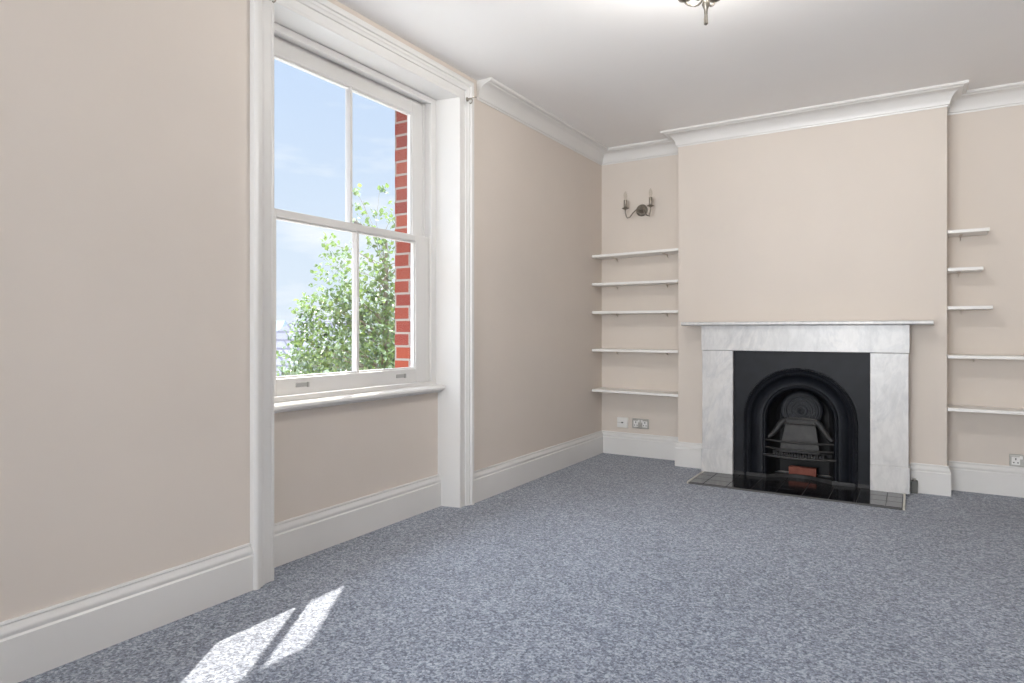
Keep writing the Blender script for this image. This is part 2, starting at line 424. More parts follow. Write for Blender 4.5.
for o in (lower, upper):
    if 'label' in o: del o['label']
# sash horns, cord and small fittings
for y in (IY0+0.035, IY1-0.035):
    q = wb(MB().prism([(-0.219, 1.616),(-0.258, 1.616),(-0.258, 1.575),(-0.245, 1.560),(-0.232, 1.575),(-0.225, 1.560)], 'y', y-0.02, y+0.02), 'sash_horn', M['white'])
    q.parent = upper; q.location = (0,0,0)
for y in (-2.475, -3.19):
    q = wb(MB().box(-0.170, -0.166, y-0.035, y+0.035, 0.808, 0.828).box(-0.168, -0.158, y+0.030, y+0.038, 0.806, 0.830), 'sash_lift', M['liftgrey'])
    q.parent = lower; q.location = (0,0,0)
q = wb(MB().box(-0.215, -0.172, MID-0.03, MID+0.03, 1.652, 1.658).lathe([(0.001,0),(0.010,0),(0.009,0.014),(0.004,0.018),(0.001,0.018)], 12, Matrix.Translation((-0.19, MID, 1.658))), 'sash_latch', M['steel'])
q.parent = lower; q.location = (0,0,0)
# all window children were laid out in world coordinates: put them under the empty without moving them
for o in list(C.objects):
    if o.parent == win:
        o.location = -wo
# curtain wire brackets on the casing
def bracket(y, sgn, label):
    r = empty('curtain_bracket', (0.03, y, 2.50), label, 'curtain bracket', None)
    MB().lathe([(0.001,0),(0.013,0),(0.013,0.004),(0.006,0.007),(0.005,0.030),(0.001,0.030)], 14, Matrix.Rotation(PI/2, 4, 'Y')).build('mounting_plate', M['pewter'], r, smooth=True)
    MB().tube([(0.026,0,0),(0.036,0,-0.004),(0.040,0,-0.014),(0.036,0,-0.026),(0.026,0,-0.030),(0.020,0,-0.024)], 0.0035, 8).tube([(0.03,0,0),(0.045,0.012*sgn,0.010),(0.052,0.026*sgn,0.012)], 0.003, 8).build('hook', M['pewter'], r, smooth=True)
bracket(WY1+0.04, 1, 'small metal curtain hook on the far top corner of the window casing')
bracket(WY0-0.045, -1, 'small metal curtain hook on the near top corner of the window casing')

# ------------------------------------------------------------------ fireplace surround
SF = -0.362                       # front face of the marble
sur = empty('mantelpiece', (1.662, SF, 0), 'white grey veined marble fireplace surround with thin mantel shelf on chimney breast', 'mantelpiece')
so = Vector(sur.location)
def under(mb, name, m, parent, org, **k):
    mb.v = [tuple(Vector(p)-org) for p in mb.v]
    return mb.build(name, m, parent, **k)
for x0, x1, px0, px1 in ((0.990, 1.2170, 0.984, 1.2170), (2.1130, 2.334, 2.1130, 2.341)):
    shaft = MB().box(x0, x1, SF, -BD-0.001, 0.185, 0.932)
    p_ = under(shaft, 'pilaster', M['marble'], sur, so, bevel=0.003)
    pl = MB().box(px0, px1, SF-0.008, -BD-0.001, 0.012, 0.185)
    under(pl, 'plinth_block', M['marble'], p_, so, bevel=0.003)
under(MB().box(0.985, 2.340, SF-0.006, -BD-0.001, 0.9335, 1.120), 'frieze', M['marble'], sur, so, bevel=0.003)
under(MB().prism([(-BD-0.001,1.120),(SF-0.050,1.120),(SF-0.064,1.126),(SF-0.064,1.142),(SF-0.058,1.147),(-BD-0.001,1.147)], 'x', 0.845, 2.470), 'mantel_shelf', M['marble'], sur, so, bevel=0.002)

# ------------------------------------------------------------------ hearth
HY = -0.775
hearth = empty('tiled_hearth', (1.655, HY, 0), 'glossy black square tiled hearth with pale side edging on the carpet', 'hearth')
ho = Vector(hearth.location)
under(MB().box(1.008, 2.305, HY, -0.371, 0.0005, 0.010).box(1.2180, 2.1120, -0.371, -0.10, 0.0005, 0.010), 'hearth_base', M['grout'], hearth, ho)
t = MB(); ts = 0.158
ny = [HY+0.001]
xs0 = 1.663 - 4*ts - ts/2
ys_ = [HY, HY+ts*0.88, HY+ts*1.76, -0.371]
def tilebox(a, b, c, d):
    if b-a > 0.01 and d-c > 0.01: t.box(a+0.0018, b-0.0018, c+0.0018, d-0.0018, 0.008, 0.0135)
for i in range(10):
    a = max(1.010, xs0+i*ts); b = min(2.303, xs0+(i+1)*ts)
    for j in range(3): tilebox(a, b, ys_[j], ys_[j+1])
    a2, b2 = max(1.2185, a), min(2.1115, b)
    if b2 > a2: tilebox(a2, b2, -0.371, -0.24)
under(t, 'hearth_tiles', M['tile'], hearth, ho, bevel=0.0012)
for x in (0.996, 2.3055):
    under(MB().box(x, x+0.012, HY-0.002, -0.372, 0.0005, 0.016), 'edge_strip', M['brass_strip'], hearth, ho, bevel=0.001)
under(MB().box(1.008, 2.3055, HY-0.004, HY, 0.0005, 0.012), 'front_strip', M['grout'], hearth, ho)

# ------------------------------------------------------------------ cast iron insert
CX, ZC = 1.664, 0.440
IF = -0.332                       # plate face
ins = empty('cast_iron_fire_insert', (CX, IF, 0), 'black arched cast iron fireplace insert with grate inside the marble surround', 'fire insert')
io = Vector(ins.location)
def arch_pts(r, n=36, zb=0.0145):
    pts = [(CX-r, zb)]
    for k in range(n+1):
        a = PI - PI*k/n
        pts.append((CX + r*math.cos(a), ZC + r*math.sin(a)))
    pts.append((CX+r, zb)); return pts
def arch_sweep(prof, mb, n=36, zb=0.0145):
    """open profile [(r, y)] swept round the arch"""
    rings = [arch_pts(r, n, zb) for r, y in prof]; m_ = len(rings[0]); vs = []; fs = []
    for (r, y), ring in zip(prof, rings):
        vs += [(p[0], y, p[1]) for p in ring]
    for i in range(len(prof)-1):
        for k in range(m_-1):
            fs.append((i*m_+k, i*m_+k+1, (i+1)*m_+k+1, (i+1)*m_+k))
    mb.add(vs, fs); return mb
# plate with the arched hole (front skin + thickness through outer rim)
R0 = 0.372
plate = MB(); ring = arch_pts(R0)
x0, x1, z1 = HX0+0.001, HX1-0.001, HZ-0.003
outer = []
for (px, pz) in ring:
    # map each arch point to the rectangle's edge
    if pz <= ZC+1e-6 and px < CX: outer.append((x0, pz))
    elif pz <= ZC+1e-6: outer.append((x1, pz))
    else:
        dx, dz = px-CX, pz-ZC
        s1 = ((x1-CX) if dx > 0 else (CX-x0))/max(abs(dx), 1e-6); s2 = (z1-ZC)/max(dz, 1e-6); q = min(s1, s2)
        outer.append((CX+dx*q, ZC+dz*q))
n = len(ring)
vs = [(p[0], IF, p[1]) for p in ring] + [(p[0], IF, p[1]) for p in outer]
plate.add(vs, [(i, i+1, n+i+1, n+i) for i in range(n-1)])
for side in (0, 1):               # corner fillers
    cxn = x0 if side == 0 else x1
    best = [i for i in range(n-1) if abs(outer[i][0]-cxn) < 1e-4 and abs(outer[i+1][1]-z1) < 1e-4 and outer[i][1] < z1-1e-4] if side == 0 else \
           [i for i in range(n-1) if abs(outer[i][1]-z1) < 1e-4 and abs(outer[i+1][0]-cxn) < 1e-4 and outer[i+1][1] < z1-1e-4]
    for i in best:
        plate.add([(outer[i][0], IF, outer[i][1]), (cxn, IF, z1), (outer[i+1][0], IF, outer[i+1][1])], [(0,1,2)])
plate.box(x0, x1, IF, IF+0.02, z1-0.004, z1)
# raised lip around the plate edge
for a in ((x0, x0+0.012, 0.0145, z1), (x1-0.012, x1, 0.0145, z1), (x0+0.012, x1-0.012, z1-0.012, z1)):
    plate.box(a[0], a[1], IF-0.005, IF+0.03, a[2], a[3])
under(plate, 'face_plate', M['iron'], ins, io)
mould = MB()
prof = [(0.376,IF+0.002),(0.374,IF-0.010),(0.366,IF-0.016),(0.357,IF-0.012),(0.353,IF-0.004),(0.342,IF+0.000),(0.334,IF-0.006),(0.326,IF-0.004),
        (0.322,IF+0.006),(0.312,IF+0.022),(0.300,IF+0.034),(0.285,IF+0.042),(0.262,IF+0.048),(0.252,IF+0.048),(0.248,IF+0.036),(0.240,IF+0.031),
        (0.231,IF+0.033),(0.226,IF+0.044),(0.220,IF+0.052),(0.216,IF+0.110)]
arch_sweep(prof, mould)
under(mould, 'arch_moulding', M['iron'], ins, io, smooth=True)
# beaded and roped edging
bd = MB()
def along(r, step, zb=0.03):
    out = []; z = zb
    while z < ZC: out.append((CX-r, z)); out.append((CX+r, z)); z += step
    k = int(PI*r/step)
    for i in range(k+1):
        a = PI*i/k; out.append((CX+r*math.cos(a), ZC+r*math.sin(a)))
    return out
for (px, pz) in along(0.3655, 0.0195): bd.ball((px, IF-0.0175, pz), 0.0085, 6, 4)
for (px, pz) in along(0.330, 0.0145): bd.ball((px, IF-0.008, pz), 0.0055, 5, 3)
for (px, pz) in along(0.240, 0.012): bd.ball((px, IF+0.030, pz), 0.0038, 5, 3)
under(bd, 'beaded_edging', M['iron'], ins, io, smooth=True)
# firebox: arched tube closing at the back
fb = MB()
arch_sweep([(0.216, IF+0.108), (0.212, IF+0.15), (0.190, -0.075), (0.170, -0.045)], fb)
back = arch_pts(0.171); nb = len(back)
fb.add([(p[0], -0.045, p[1]) for p in back], [tuple(range(nb))])
under(fb, 'firebox', M['soot'], ins, io)
# rosette damper plate high in the firebox, tilted
mt = Matrix.Translation((CX+0.000, -0.190, 0.497)) @ Matrix.Rotation(math.radians(84), 4, 'X')
rz = MB()
rz.lathe([(0.001,-0.004),(0.142,-0.004),(0.145,0.002),(0.138,0.008),(0.128,0.003),(0.116,0.003),(0.110,0.010),(0.102,0.010),(0.096,0.003),(0.078,0.003),
          (0.074,0.009),(0.066,0.009),(0.062,0.003),(0.044,0.003),(0.038,0.010),(0.028,0.010),(0.024,0.004),(0.014,0.006),(0.008,0.014),(0.001,0.015)], 40, mt)
for k in range(16):
    a = 2*PI*k/16
    rz.ball(mt @ Vector((0.087*math.cos(a), 0.087*math.sin(a), 0.005)), 0.006, 6, 4)
    rz.ball(mt @ Vector((0.053*math.cos(a), 0.053*math.sin(a), 0.005)), 0.005, 6, 4)
under(rz, 'rosette_damper', M['iron'], ins, io, smooth=True)
# sloping fireback panel, its bowed frame and cross bar
fbk = MB()
def slab(p4, th, m_=fbk):
    a = [Vector(p) for p in p4]; nrm = (a[1]-a[0]).cross(a[3]-a[0]).normalized()*th
    m_.add([*a, *[p+nrm for p in a]], [(0,1,2,3),(7,6,5,4),(0,4,5,1),(1,5,6,2),(2,6,7,3),(3,7,4,0)])
slab([(CX-0.135, -0.285, 0.200), (CX+0.135, -0.285, 0.200), (CX+0.100, -0.235, 0.405), (CX-0.100, -0.235, 0.405)], 0.012)
pnl = under(fbk, 'fireback_panel', M['iron_light'], ins, io, bevel=0.003)
pnl['label'] = 'worn grey sloping panel behind the bars'
hood = MB()
hood.prism([(CX-0.120, 0.400), (CX+0.120, 0.400), (CX+0.108, 0.446), (CX+0.060, 0.452), (CX-0.060, 0.452), (CX-0.108, 0.446)], 'y', -0.252, -0.228)
hood.tube([(CX-0.105,-0.256,0.408),(CX+0.105,-0.256,0.408)], 0.007, 8)
hood.tube([(CX-0.105,-0.254,0.442),(CX+0.105,-0.254,0.442)], 0.006, 8)
for s in (-1, 1):
    hood.tube([(CX+s*0.100,-0.245,0.432),(CX+s*0.130,-0.245,0.405),(CX+s*0.155,-0.252,0.365),(CX+s*0.180,-0.265,0.330),(CX+s*0.212,-0.280,0.300)], [0.022,0.022,0.020,0.018,0.014], 10)
hb = under(hood, 'grate_hood', M['iron_light'], ins, io, smooth=True)
hb['label'] = 'worn grey curved hood bar'
# bowed grate bars, tray with teeth, uprights
def bow(z, half=0.222, yb=IF+0.02, bulge=0.060, n_=14, zsag=0.0):
    return [(CX+half*u, yb-bulge*(1-u*u), z-zsag*(1-u*u)) for u in [-1+2*i/n_ for i in range(n_+1)]]
for z in (0.286, 0.232):
    under(MB().tube(bow(z), 0.0075, 8), 'grate_bar', M['iron_light'], ins, io, smooth=True)
tray = MB()
o_ = bow(0.180, 0.236, IF+0.020, 0.072); i_ = bow(0.180, 0.205, IF+0.045, 0.045)
pts = [(p[0], p[1]) for p in o_] + [(p[0], p[1]) for p in reversed(i_)]
nn = len(o_)
vs = [(p[0], p[1], 0.168) for p in o_] + [(p[0], p[1], 0.168) for p in i_] + [(p[0], p[1], 0.184) for p in o_] + [(p[0], p[1], 0.184) for p in i_]
fs = []
for k in range(nn-1):
    fs += [(k, k+1, nn+k+1, nn+k), (2*nn+k, 3*nn+k, 3*nn+k+1, 2*nn+k+1), (k, 2*nn+k, 2*nn+k+1, k+1), (nn+k, nn+k+1, 3*nn+k+1, 3*nn+k)]
fs += [(0, nn, 3*nn, 2*nn), (nn-1, 3*nn-1, 4*nn-1, 2*nn-1)]
tray.add(vs, fs)
tray.tube([(p[0], p[1]-0.002, 0.176) for p in o_], 0.010, 8)
under(tray, 'grate_shelf', M['iron_light'], ins, io, smooth=True)
teeth = MB()
for k in range(19):
    u = -0.72 + 1.44*k/18
    x = CX+0.222*u; y = IF+0.02-0.060*(1-u*u)+0.006
    teeth.box(x-0.0042, x+0.0042, y-0.003, y+0.003, 0.182, 0.205)
under(teeth, 'grate_teeth', M['iron_light'], ins, io)
floorgrate = MB()
for k in range(9):
    x = CX-0.16+0.04*k
    floorgrate.box(x-0.008, x+0.008, -0.34, -0.16, 0.172, 0.182)
floorgrate.box(CX-0.20, CX+0.20, -0.17, -0.155, 0.165, 0.19)
under(floorgrate, 'fire_grate', M['soot'], ins, io)
# bowed threshold where the tiles run under the arch
th = MB(); curve = [(CX-0.216+0.432*k/16, IF-0.012+0.10*math.sin(PI*k/16)) for k in range(17)]
cc = [(x0+0.004, IF-0.010)]+curve+[(x1-0.004, IF-0.010)]
for (ax, ay), (bx2, by2) in zip(cc[:-1], cc[1:]):
    th.add([(ax,ay,0.0136),(bx2,by2,0.0136),(bx2,by2+0.012,0.0136),(ax,ay+0.012,0.0136),(ax,ay,0.038),(bx2,by2,0.038),(bx2,by2+0.012,0.038),(ax,ay+0.012,0.038)],
           [(0,3,2,1),(4,5,6,7),(0,1,5,4),(2,3,7,6)])
under(th, 'threshold_strip', M['iron_light'], ins, io, smooth=True)
fbrick = MB().box(CX-0.085, CX+0.100, -0.205, -0.150, 0.0145, 0.084)
fb_ = fbrick.build('firebrick', M['clay'], None, bevel=0.004)
tag(fb_, 'red clay brick lying in the ash opening beneath the iron grate', 'brick')

# ------------------------------------------------------------------ small fitting by the surround
fit = empty('pipe_fitting', (2.366, -0.2495, 0), 'small dark grey pipe fitting at the floor right of the marble surround', 'pipe fitting')
MB().box(-0.019, 0.019, -0.013, 0.013, 0.0, 0.085).build('valve_body', M['greyplastic'], fit, bevel=0.003)
MB().lathe([(0.001,0.085),(0.008,0.085),(0.008,0.10),(0.001,0.10)], 12).build('pipe', M['steel'], fit, smooth=True)

# ------------------------------------------------------------------ alcove shelves
def shelf(x0, x1, z, label, group, tilt=0.0, depth=0.212, brs=(0.2, 0.8)):
    w = x1-x0; th = 0.022
    r = empty('wall_shelf', (x0, 0, z-th/2), label, 'shelf', group)
    MB().box(0.0, w, -depth, -0.001, 0, th).build('board', M['shelf'], r, bevel=0.0025)
    for f in brs:
        bx = w*f
        q = MB().box(bx-0.009, bx+0.009, -0.13, -0.001, -0.003, 0).box(bx-0.009, bx+0.009, -0.005, -0.001, -0.034, 0)
        q.prism([(-0.004,-0.030),(-0.004,-0.003),(-0.060,-0.003)], 'x', bx-0.002, bx+0.002)
        q.build('bracket', M['wall'], r)
    r.rotation_euler = (0, -tilt, 0)
    return r
LG, RG = 'shelves in the left alcove', 'shelves in the right alcove'
for z, lab, tl in ((1.721, 'white painted shelf, topmost in the left alcove under the wall light', 0.016),
                   (1.480, 'white painted shelf, second from top in the left alcove', 0.001),
                   (1.238, 'white painted shelf, middle one of five in the left alcove', -0.003),
                   (0.913, 'white painted shelf, second from bottom in the left alcove', 0.0),
                   (0.568, 'white painted shelf, lowest in the left alcove above the sockets', -0.010)):
    shelf(0.003, BX0-0.003, z, lab, LG, tl)
for z, xe, lab, b in ((1.729, 2.775, 'short white shelf, topmost in the right alcove', (0.35,)),
                      (1.482, 2.742, 'short white shelf, second from top in the right alcove', (0.35,)),
                      (1.231, 2.792, 'short white shelf, third from top in the right alcove', (0.35,)),
                      (0.910, ROOM_R-0.003, 'long white shelf, second from bottom in the right alcove', (0.2, 0.8)),
                      (0.565, ROOM_R-0.003, 'long white shelf, lowest in the right alcove above the steel socket', (0.2, 0.8))):
    shelf(BX1+0.003, xe, z, lab, RG, 0.0, brs=b)

# ------------------------------------------------------------------ sockets
def plate_socket(x0, x1, z0, z1, m, label, name, cat, double):
    cx, cz_ = (x0+x1)/2, (z0+z1)/2; w, h = (x1-x0)/2, (z1-z0)/2
    r = empty(name, (cx, 0, cz_), label, cat)
    MB().box(-w, w, -0.010 if double else -0.022, 0, -h, h).build('faceplate', m, r, bevel=0.003)
    y = -0.010 if double else -0.022
    if double:
        for s in (-1, 1):
            rk = MB().box(s*w*0.18-0.008, s*w*0.18+0.008, y-0.005, y, h*0.25, h*0.75).build('rocker_switch', M['plastic'], r, bevel=0.001)
            pins = MB().box(s*w*0.55-0.003, s*w*0.55+0.003, y-0.0006, y+0.0005, h*0.05, h*0.40)
            for q in (-1, 1): pins.box(s*w*0.55+q*0.011-0.004, s*w*0.55+q*0.011+0.004, y-0.0006, y+0.0005, -h*0.45, -h*0.28)
            pins.build('socket_slots', M['dark'], r)
            MB().box(s*w*0.55-0.022, s*w*0.55+0.022, y-0.0004, y+0.0003, -h*0.7, h*0.55).build('socket_insert', M['plastic'], r)
    else:
        MB().box(-0.009, 0.009, y-0.003, y, -0.005, 0.005).build('rocker_switch', M['dark'], r, bevel=0.001)
        MB().box(-w*0.95, -0.012, y-0.001, y, -0.002, 0.001).build('seam', M['steel'], r)
    return r
plate_socket(0.155, 0.253, 0.238, 0.336-0.01, M['plastic'], 'white square wall box left of the steel double socket', 'connection_box', 'wall box', False)
plate_socket(0.290, 0.438, 0.240, 0.325, M['steel'], 'brushed steel double socket above the skirting in the left alcove', 'double_socket', 'socket', True)
plate_socket(2.895, 3.043, 0.195, 0.275, M['steel'], 'brushed steel double socket above the skirting in the right alcove', 'double_socket', 'socket', True)

# ------------------------------------------------------------------ wall sconce
sc = empty('wall_sconce', (0.376, 0, 2.115), 'two armed pewter candle wall light above the left alcove shelves', 'wall light')
MB().lathe([(0.001,0),(0.050,0),(0.052,0.005),(0.044,0.010),(0.040,0.006),(0.030,0.006),(0.026,0.014),(0.014,0.020),(0.010,0.034),(0.001,0.038)], 26,
           Matrix.Rotation(PI/2, 4, 'X')).build('backplate', M['pewter'], sc, smooth=True)
for s in (-1, 1):
    dx = 0.108 if s > 0 else 0.116
    MB().tube([(0,-0.030,0.0),(s*0.03,-0.055,0.0),(s*0.055,-0.075,-0.030),(s*0.075,-0.085,-0.062),(s*0.098,-0.088,-0.070),(s*(dx-0.008),-0.090,-0.055),(s*dx,-0.090,-0.020),(s*dx,-0.090,0.008)], 0.0055, 8).build('arm', M['pewter'], sc, smooth=True)
    MB().lathe([(0.001,0.002),(0.010,0.003),(0.030,0.012),(0.032,0.016),(0.012,0.018),(0.012,0.022),(0.0145,0.024),(0.0145,0.085),(0.001,0.085)], 18, Matrix.Translation((s*dx,-0.090,0))).build('candle_holder', M['pewter'], sc, smooth=True)
    MB().lathe([(0.001,0.085),(0.009,0.085),(0.009,0.095),(0.015,0.112),(0.016,0.125),(0.011,0.145),(0.004,0.160),(0.001,0.162)], 16, Matrix.Translation((s*dx,-0.090,0))).build('bulb', M['bulb'], sc, smooth=True)

# ------------------------------------------------------------------ ceiling pendant (mostly above the frame)
CHX, CHY = 1.665, -2.76
ch = empty('chandelier', (CHX, CHY, CEIL), 'aged pewter chandelier hanging from the ceiling, only its lower tip in view', 'chandelier')
Z0 = 2.285 - CEIL
MB().lathe([(0.001,0),(0.055,0),(0.057,-0.006),(0.035,-0.022),(0.012,-0.034),(0.001,-0.036)], 24).build('ceiling_rose', M['pewter'], ch, smooth=True)
MB().lathe([(0.001,-0.03),(0.006,-0.03),(0.006,-0.12),(0.016,-0.13),(0.022,-0.145),(0.014,-0.165),(0.008,-0.175),(0.008,-0.21),(0.022,-0.225),(0.028,-0.245),(0.020,-0.272),
            (0.011,-0.29),(0.001,-0.29)], 18).build('stem', M['pewter'], ch, smooth=True)
MB().lathe([(0.001,Z0+0.096),(0.013,Z0+0.092),(0.016,Z0+0.080),(0.010,Z0+0.066),(0.0075,Z0+0.058),(0.0065,Z0+0.040),(0.008,Z0+0.020),(0.008,Z0+0.004),(0.004,Z0),(0.001,Z0)], 20).build('finial', M['pewter'], ch, smooth=True)
for k in range(5):
    a = math.radians(86 + 72*k); c_, s_ = math.cos(a), math.sin(a)
    pts = [(0.010,Z0+0.116),(0.022,Z0+0.100),(0.036,Z0+0.094),(0.052,Z0+0.096),(0.070,Z0+0.104),(0.086,Z0+0.114),(0.098,Z0+0.126),(0.104,Z0+0.138),(0.104,Z0+0.15)]
    MB().tube([(r*c_, r*s_, z) for r, z in pts], 0.0045, 8).build('arm', M['pewter'], ch, smooth=True)
    T = Matrix.Translation((0.104*c_, 0.104*s_, Z0+0.146))
    MB().lathe([(0.001,-0.014),(0.008,-0.012),(0.024,-0.004),(0.032,0.010),(0.030,0.014),(0.012,0.014),(0.0145,0.018),(0.0145,0.070),(0.001,0.070)], 18, T).build('candle_cup', M['pewter'], ch, smooth=True)
    MB().lathe([(0.001,0.070),(0.009,0.070),(0.009,0.080),(0.016,0.098),(0.016,0.110),(0.010,0.132),(0.001,0.148)], 14, T).build('bulb', M['bulb'], ch, smooth=True)

# ------------------------------------------------------------------ outside
S(MB().box(-60, -0.45, -25, 60, -4.2, -4.0).build('ground_outside', M['ground']), 'pale gravel ground far below the window', 'ground')
def leafy(name_label, base, blobs, nleaf, size, lm, trunk_r, top, cat='tree', name='leafy_tree', seed=1):
    rnd = random.Random(seed)
    r = empty(name, base, name_label, cat)
    B = Vector(base)
    tp = [(0,0,0),(0.05,0.02,top*0.35),(-0.04,0.05,top*0.7),(0.02,0,top)]
    MB().tube(tp, [trunk_r, trunk_r*0.8, trunk_r*0.5, trunk_r*0.12], 10).build('trunk', M['bark'], r, smooth=True)
    br = MB(); lf = MB()
    tot = sum(b[4] for b in blobs)
    for (cx_, cy_, cz_, rad, wgt) in blobs:
        c = Vector((cx_, cy_, cz_)) - B
        zt = max(0.2*top, min(top*0.95, c.z - rad*0.8))
        for q in range(3 if rad > 0.3 else 1):
            e = c + Vector((rnd.uniform(-.6,.6), rnd.uniform(-.6,.6), rnd.uniform(-.3,.8)))*rad
            s0 = Vector((0,0,zt)); mid = (s0+e)/2 + Vector((rnd.uniform(-.1,.1), rnd.uniform(-.1,.1), 0.05))
            br.tube([s0, mid, e], [0.014*min(1, rad*2.6), 0.009*min(1, rad*2.6), 0.002], 5)
        for k in range(int(nleaf*wgt/tot)):
            d = Vector((rnd.gauss(0,1), rnd.gauss(0,1), rnd.gauss(0,1))).normalized()*rad*(rnd.random()**0.45)
            p = c + d
            L_ = size*rnd.uniform(0.7, 1.3); W_ = L_*0.42
            rot = Matrix.Rotation(rnd.uniform(0, 2*PI), 3, 'Z') @ Matrix.Rotation(rnd.uniform(-1.2, 1.2), 3, 'X') @ Matrix.Rotation(rnd.uniform(-1.2, 1.2), 3, 'Y')
            q = [(0,0,0),(W_,L_*0.35,0.004),(W_*0.75,L_*0.7,0.004),(0,L_*1.1,-0.006),(-W_*0.75,L_*0.7,0.004),(-W_,L_*0.35,0.004)]
            lf.add([p + rot @ Vector(v) for v in q], [(0,1,2,3),(0,3,4,5)])
    br.build('branches', M['bark'], r); lf.build('foliage', lm, r)
    return r
# crown blobs set where the ray from the camera through the window crosses x about -3
F_PX, CAMX, CAMY, CAMZ, YAW, HY0 = 649.87, 2.3607, -5.3395, 1.08, 0.5534, 330.85
def ray(px, py, Z):
    R = (px-512)/F_PX*Z
    return (CAMX + R*math.cos(YAW) - Z*math.sin(YAW), CAMY + R*math.sin(YAW) + Z*math.cos(YAW), CAMZ - (py-HY0)/F_PX*Z)
blobs = []
for px, py, Z, rad, w in ((385,330,8.0,.42,10),(350,350,8.0,.40,9),(320,352,8.1,.36,6),(400,370,7.8,.45,10),(365,305,8.1,.36,5.5),(335,318,7.9,.34,4.5),
                          (395,290,8.0,.36,5),(310,325,7.9,.22,2.2),(300,360,8.0,.30,3.5),(372,270,8.0,.30,2.6),(345,285,8.1,.26,1.6),(325,268,8.0,.18,.7),
                          (400,258,8.0,.28,2.2),(362,225,8.0,.16,.6),(357,192,8.0,.10,.25),(386,214,8.0,.18,.7),(402,222,8.0,.16,.7),(384,190,8.0,.09,.2),(358,205,8.0,.10,.25),(330,245,8.0,.16,.6),(345,256,8.0,.22,1.2),(352,300,8.0,.36,4),(318,300,8.0,.26,1.8),(306,310,8.0,.18,.9),
                          (298,335,8.0,.16,.8),(378,240,8.0,.18,.8),(340,400,8.0,.6,8),(390,420,8.0,.6,8),(430,330,8.0,.5,6),(440,260,8.1,.35,3),(290,395,8.0,.35,3)):
    x, y, z = ray(px, py, Z); blobs.append((x, y, z, rad, w))
bx_, by_, _ = ray(385, 330, 8.1)
leafy('slender leafy green tree just outside the window with sky behind its top', (bx_, by_, -4.0), blobs, 5600, 0.055, M['leaf'], 0.13, 6.2, seed=3)
blobs2 = []
for px, py, Z, rad, w in ((372,352,15,.9,3),(335,372,15,.8,3),(395,335,15.5,.9,3),(420,350,15,1.0,3),(300,378,15,.6,2),(360,385,15,.9,3)):
    x, y, z = ray(px, py, Z); blobs2.append((x, y, z, rad, w))
b2x, b2y, _ = ray(375, 360, 15.2)
leafy('dull green denser tree farther back behind the slender one', (b2x, b2y, -4.0), blobs2, 4200, 0.10, M['leaf2'], 0.2, 4.6, seed=9)

# neighbouring house with a pale slate roof
def house(name, px0, px1, Z, eave, ridge, label, wallm, roofm, depth=6.0, gab=0.0):
    a = Vector(ray(px0, 330, Z)); b = Vector(ray(px1, 330, Z)); a.z = b.z = 0
    d = (b-a).normalized(); nrm = Vector((-d.y, d.x, 0)); L_ = (b-a).length
    mtx = Matrix((( d.x, nrm.x, 0, a.x), (d.y, nrm.y, 0, a.y), (0,0,1,-4.0), (0,0,0,1)))
    r = empty(name, a + Vector((0,0,-4)), label, 'house')
    def loc(mb, nm, m_, par=r):
        o = mb.build(nm, m_, par)
        return o
    R_ = Matrix(((d.x, nrm.x, 0, 0), (d.y, nrm.y, 0, 0), (0,0,1,0), (0,0,0,1)))
    r.matrix_world = Matrix.Translation(a + Vector((0,0,-4))) @ R_
    e, g = eave+4, ridge+4
    loc(MB().box(0.2, L_-0.2, 0, depth, 0, e-0.1), 'wall', wallm)
    rf = MB(); hy = depth/2
    rf.add([(-.3,-.3,e),(L_+.3,-.3,e),(L_+.3,depth+.3,e),(-.3,depth+.3,e),(gab,hy,g),(L_-gab,hy,g),(-.3,-.3,e-.15),(L_+.3,-.3,e-.15),(L_+.3,depth+.3,e-.15),(-.3,depth+.3,e-.15)],
           [(0,1,5,4),(1,2,5),(2,3,4,5),(3,0,4),(0,6,7,1),(1,7,8,2),(2,8,9,3),(3,9,6,0),(9,8,7,6)])
    loc(rf, 'roof', roofm)
    if depth > 4: loc(MB().box(L_*0.88, L_*0.88+0.6, depth/2-0.3, depth/2+0.3, g-0.5, g+0.5), 'chimney', M['brick'])
    for k in range(2):
        loc(MB().box(L_*(0.25+0.4*k), L_*(0.25+0.4*k)+0.9, -0.05, 0.02, e-1.7, e-0.5), 'window', M['dark'])
    return r
house('detached_house', 157, 470, 20, -1.6, 1.60, 'pale slate roofed house beyond the tree outside the window', M['render'], M['slates'], gab=3.42)
house('distant_house', 235, 275, 40, 0.6, 1.75, 'small blue grey roofed building on the skyline at the window edge', M['render'], M['bluegrey'], depth=3.5)

# ------------------------------------------------------------------ light
w = bpy.data.worlds.new('sky'); scene.world = w; w.use_nodes = True
N, L = w.node_tree.nodes, w.node_tree.links
bg = N['Background']
tc = N.new('ShaderNodeTexCoord'); sp = N.new('ShaderNodeSeparateXYZ'); L.new(tc.outputs['Generated'], sp.inputs[0])
r = N.new('ShaderNodeValToRGB'); L.new(sp.outputs['Z'], r.inputs['Fac'])
e = r.color_ramp.elements
e[0].position = 0.0; e[0].color = (0.72, 0.80, 0.90, 1)
e[1].position = 0.45; e[1].color = (0.50, 0.64, 0.88, 1)
k = e.new(0.12); k.color = (0.67, 0.77, 0.90, 1)
k = e.new(0.62); k.color = (0.75, 0.83, 0.95, 1)
nz = N.new('ShaderNodeTexNoise'); nz.inputs['Scale'].default_value = 5.0; nz.inputs['Detail'].default_value = 6
mp = N.new('ShaderNodeMapping'); mp.inputs['Scale'].default_value = (1, 1, 4.5); L.new(tc.outputs['Generated'], mp.inputs['Vector']); L.new(mp.outputs['Vector'], nz.inputs['Vector'])
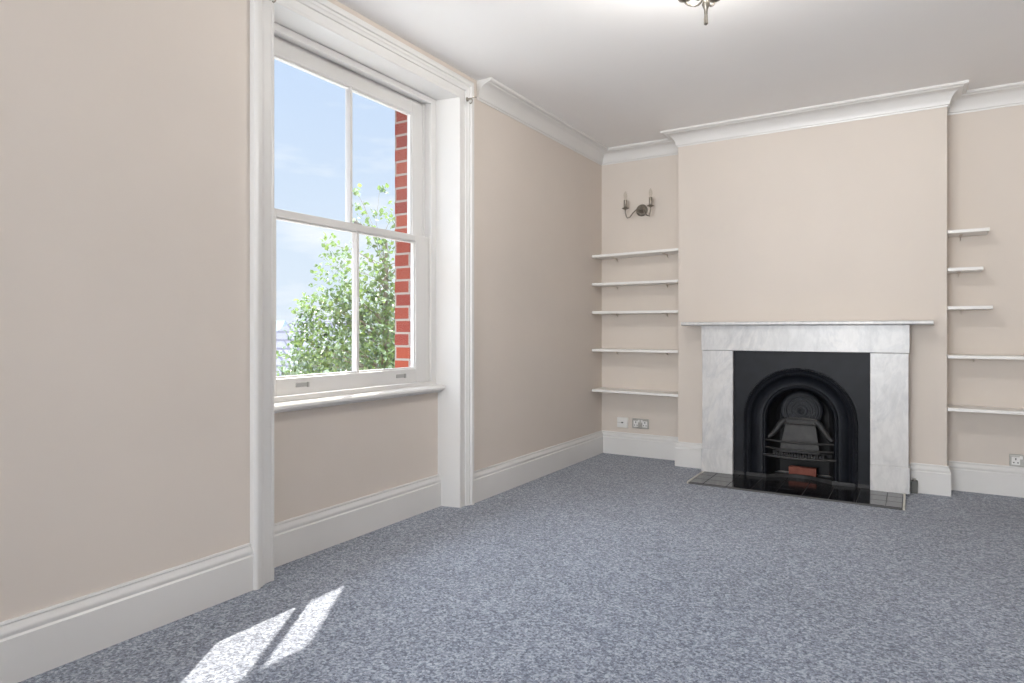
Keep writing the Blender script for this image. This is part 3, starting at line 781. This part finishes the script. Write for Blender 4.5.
cr = N.new('ShaderNodeValToRGB'); cr.color_ramp.elements[0].position = 0.52; cr.color_ramp.elements[0].color = (0,0,0,1)
cr.color_ramp.elements[1].position = 0.80; cr.color_ramp.elements[1].color = (1,1,1,1)
L.new(nz.outputs['Fac'], cr.inputs['Fac'])
mx = N.new('ShaderNodeMix'); mx.data_type = 'RGBA'; L.new(cr.outputs['Color'], mx.inputs[0]); L.new(r.outputs['Color'], mx.inputs[6]); mx.inputs[7].default_value = (0.93, 0.95, 0.98, 1)
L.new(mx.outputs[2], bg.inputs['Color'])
# sky above the view brightened as added fill for the floor, rising with elevation
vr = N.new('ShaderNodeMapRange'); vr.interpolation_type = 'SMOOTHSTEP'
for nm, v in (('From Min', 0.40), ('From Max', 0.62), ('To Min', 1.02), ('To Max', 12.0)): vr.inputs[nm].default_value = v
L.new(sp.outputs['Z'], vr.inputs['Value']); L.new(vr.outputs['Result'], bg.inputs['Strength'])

def light(name, kind, loc, direction, energy, col, **k):
    d = bpy.data.lights.new(name, kind); d.energy = energy; d.color = col
    for a, b in k.items(): setattr(d, a, b)
    o = bpy.data.objects.new(name, d); C.objects.link(o); o.location = loc
    o.rotation_euler = Vector(direction).to_track_quat('-Z', 'Y').to_euler()
    return o
light('sun', 'SUN', (-4, 4, 8), (0.3762, -0.5865, -0.7175), 14.0, (1.0, 0.91, 0.79), angle=math.radians(0.6))
# added fill lamp out of view, set at the made-up rear window
light('rear_fill_lamp', 'AREA', ((FX0+FX1)/2, ROOM_F-0.22, (FZ0+FZ1)/2), (0.12, 1, 0.10), 60, (0.97, 0.98, 1.0), spread=math.radians(75), shape='RECTANGLE', size=2.0, size_y=2.0)

# the lit bulbs of the chandelier
for k in range(5):
    a = math.radians(86 + 72*k)
    light('chandelier_bulb_light', 'POINT', (CHX+0.104*math.cos(a), CHY+0.104*math.sin(a), CEIL+Z0+0.146+0.112), (0, 0, -1), 9.0, (1.0, 0.985, 0.965), shadow_soft_size=0.02)

# ------------------------------------------------------------------ camera
cam = bpy.data.cameras.new('camera'); co = bpy.data.objects.new('camera', cam); C.objects.link(co)
cam.sensor_width = 36; cam.lens = F_PX/1024*36; cam.clip_start = 0.05
cam.shift_y = -(341.5-HY0)/1024
co.location = (CAMX, CAMY, CAMZ); co.rotation_euler = (PI/2, 0, YAW)
scene.camera = co
scene.view_settings.view_transform = 'Standard'; scene.view_settings.look = 'None'
scene.view_settings.exposure = 0.22; scene.view_settings.gamma = 1.0
scene.view_settings.use_curve_mapping = False
scene.cycles.max_bounces = 10; scene.cycles.diffuse_bounces = 6; scene.cycles.transparent_max_bounces = 16
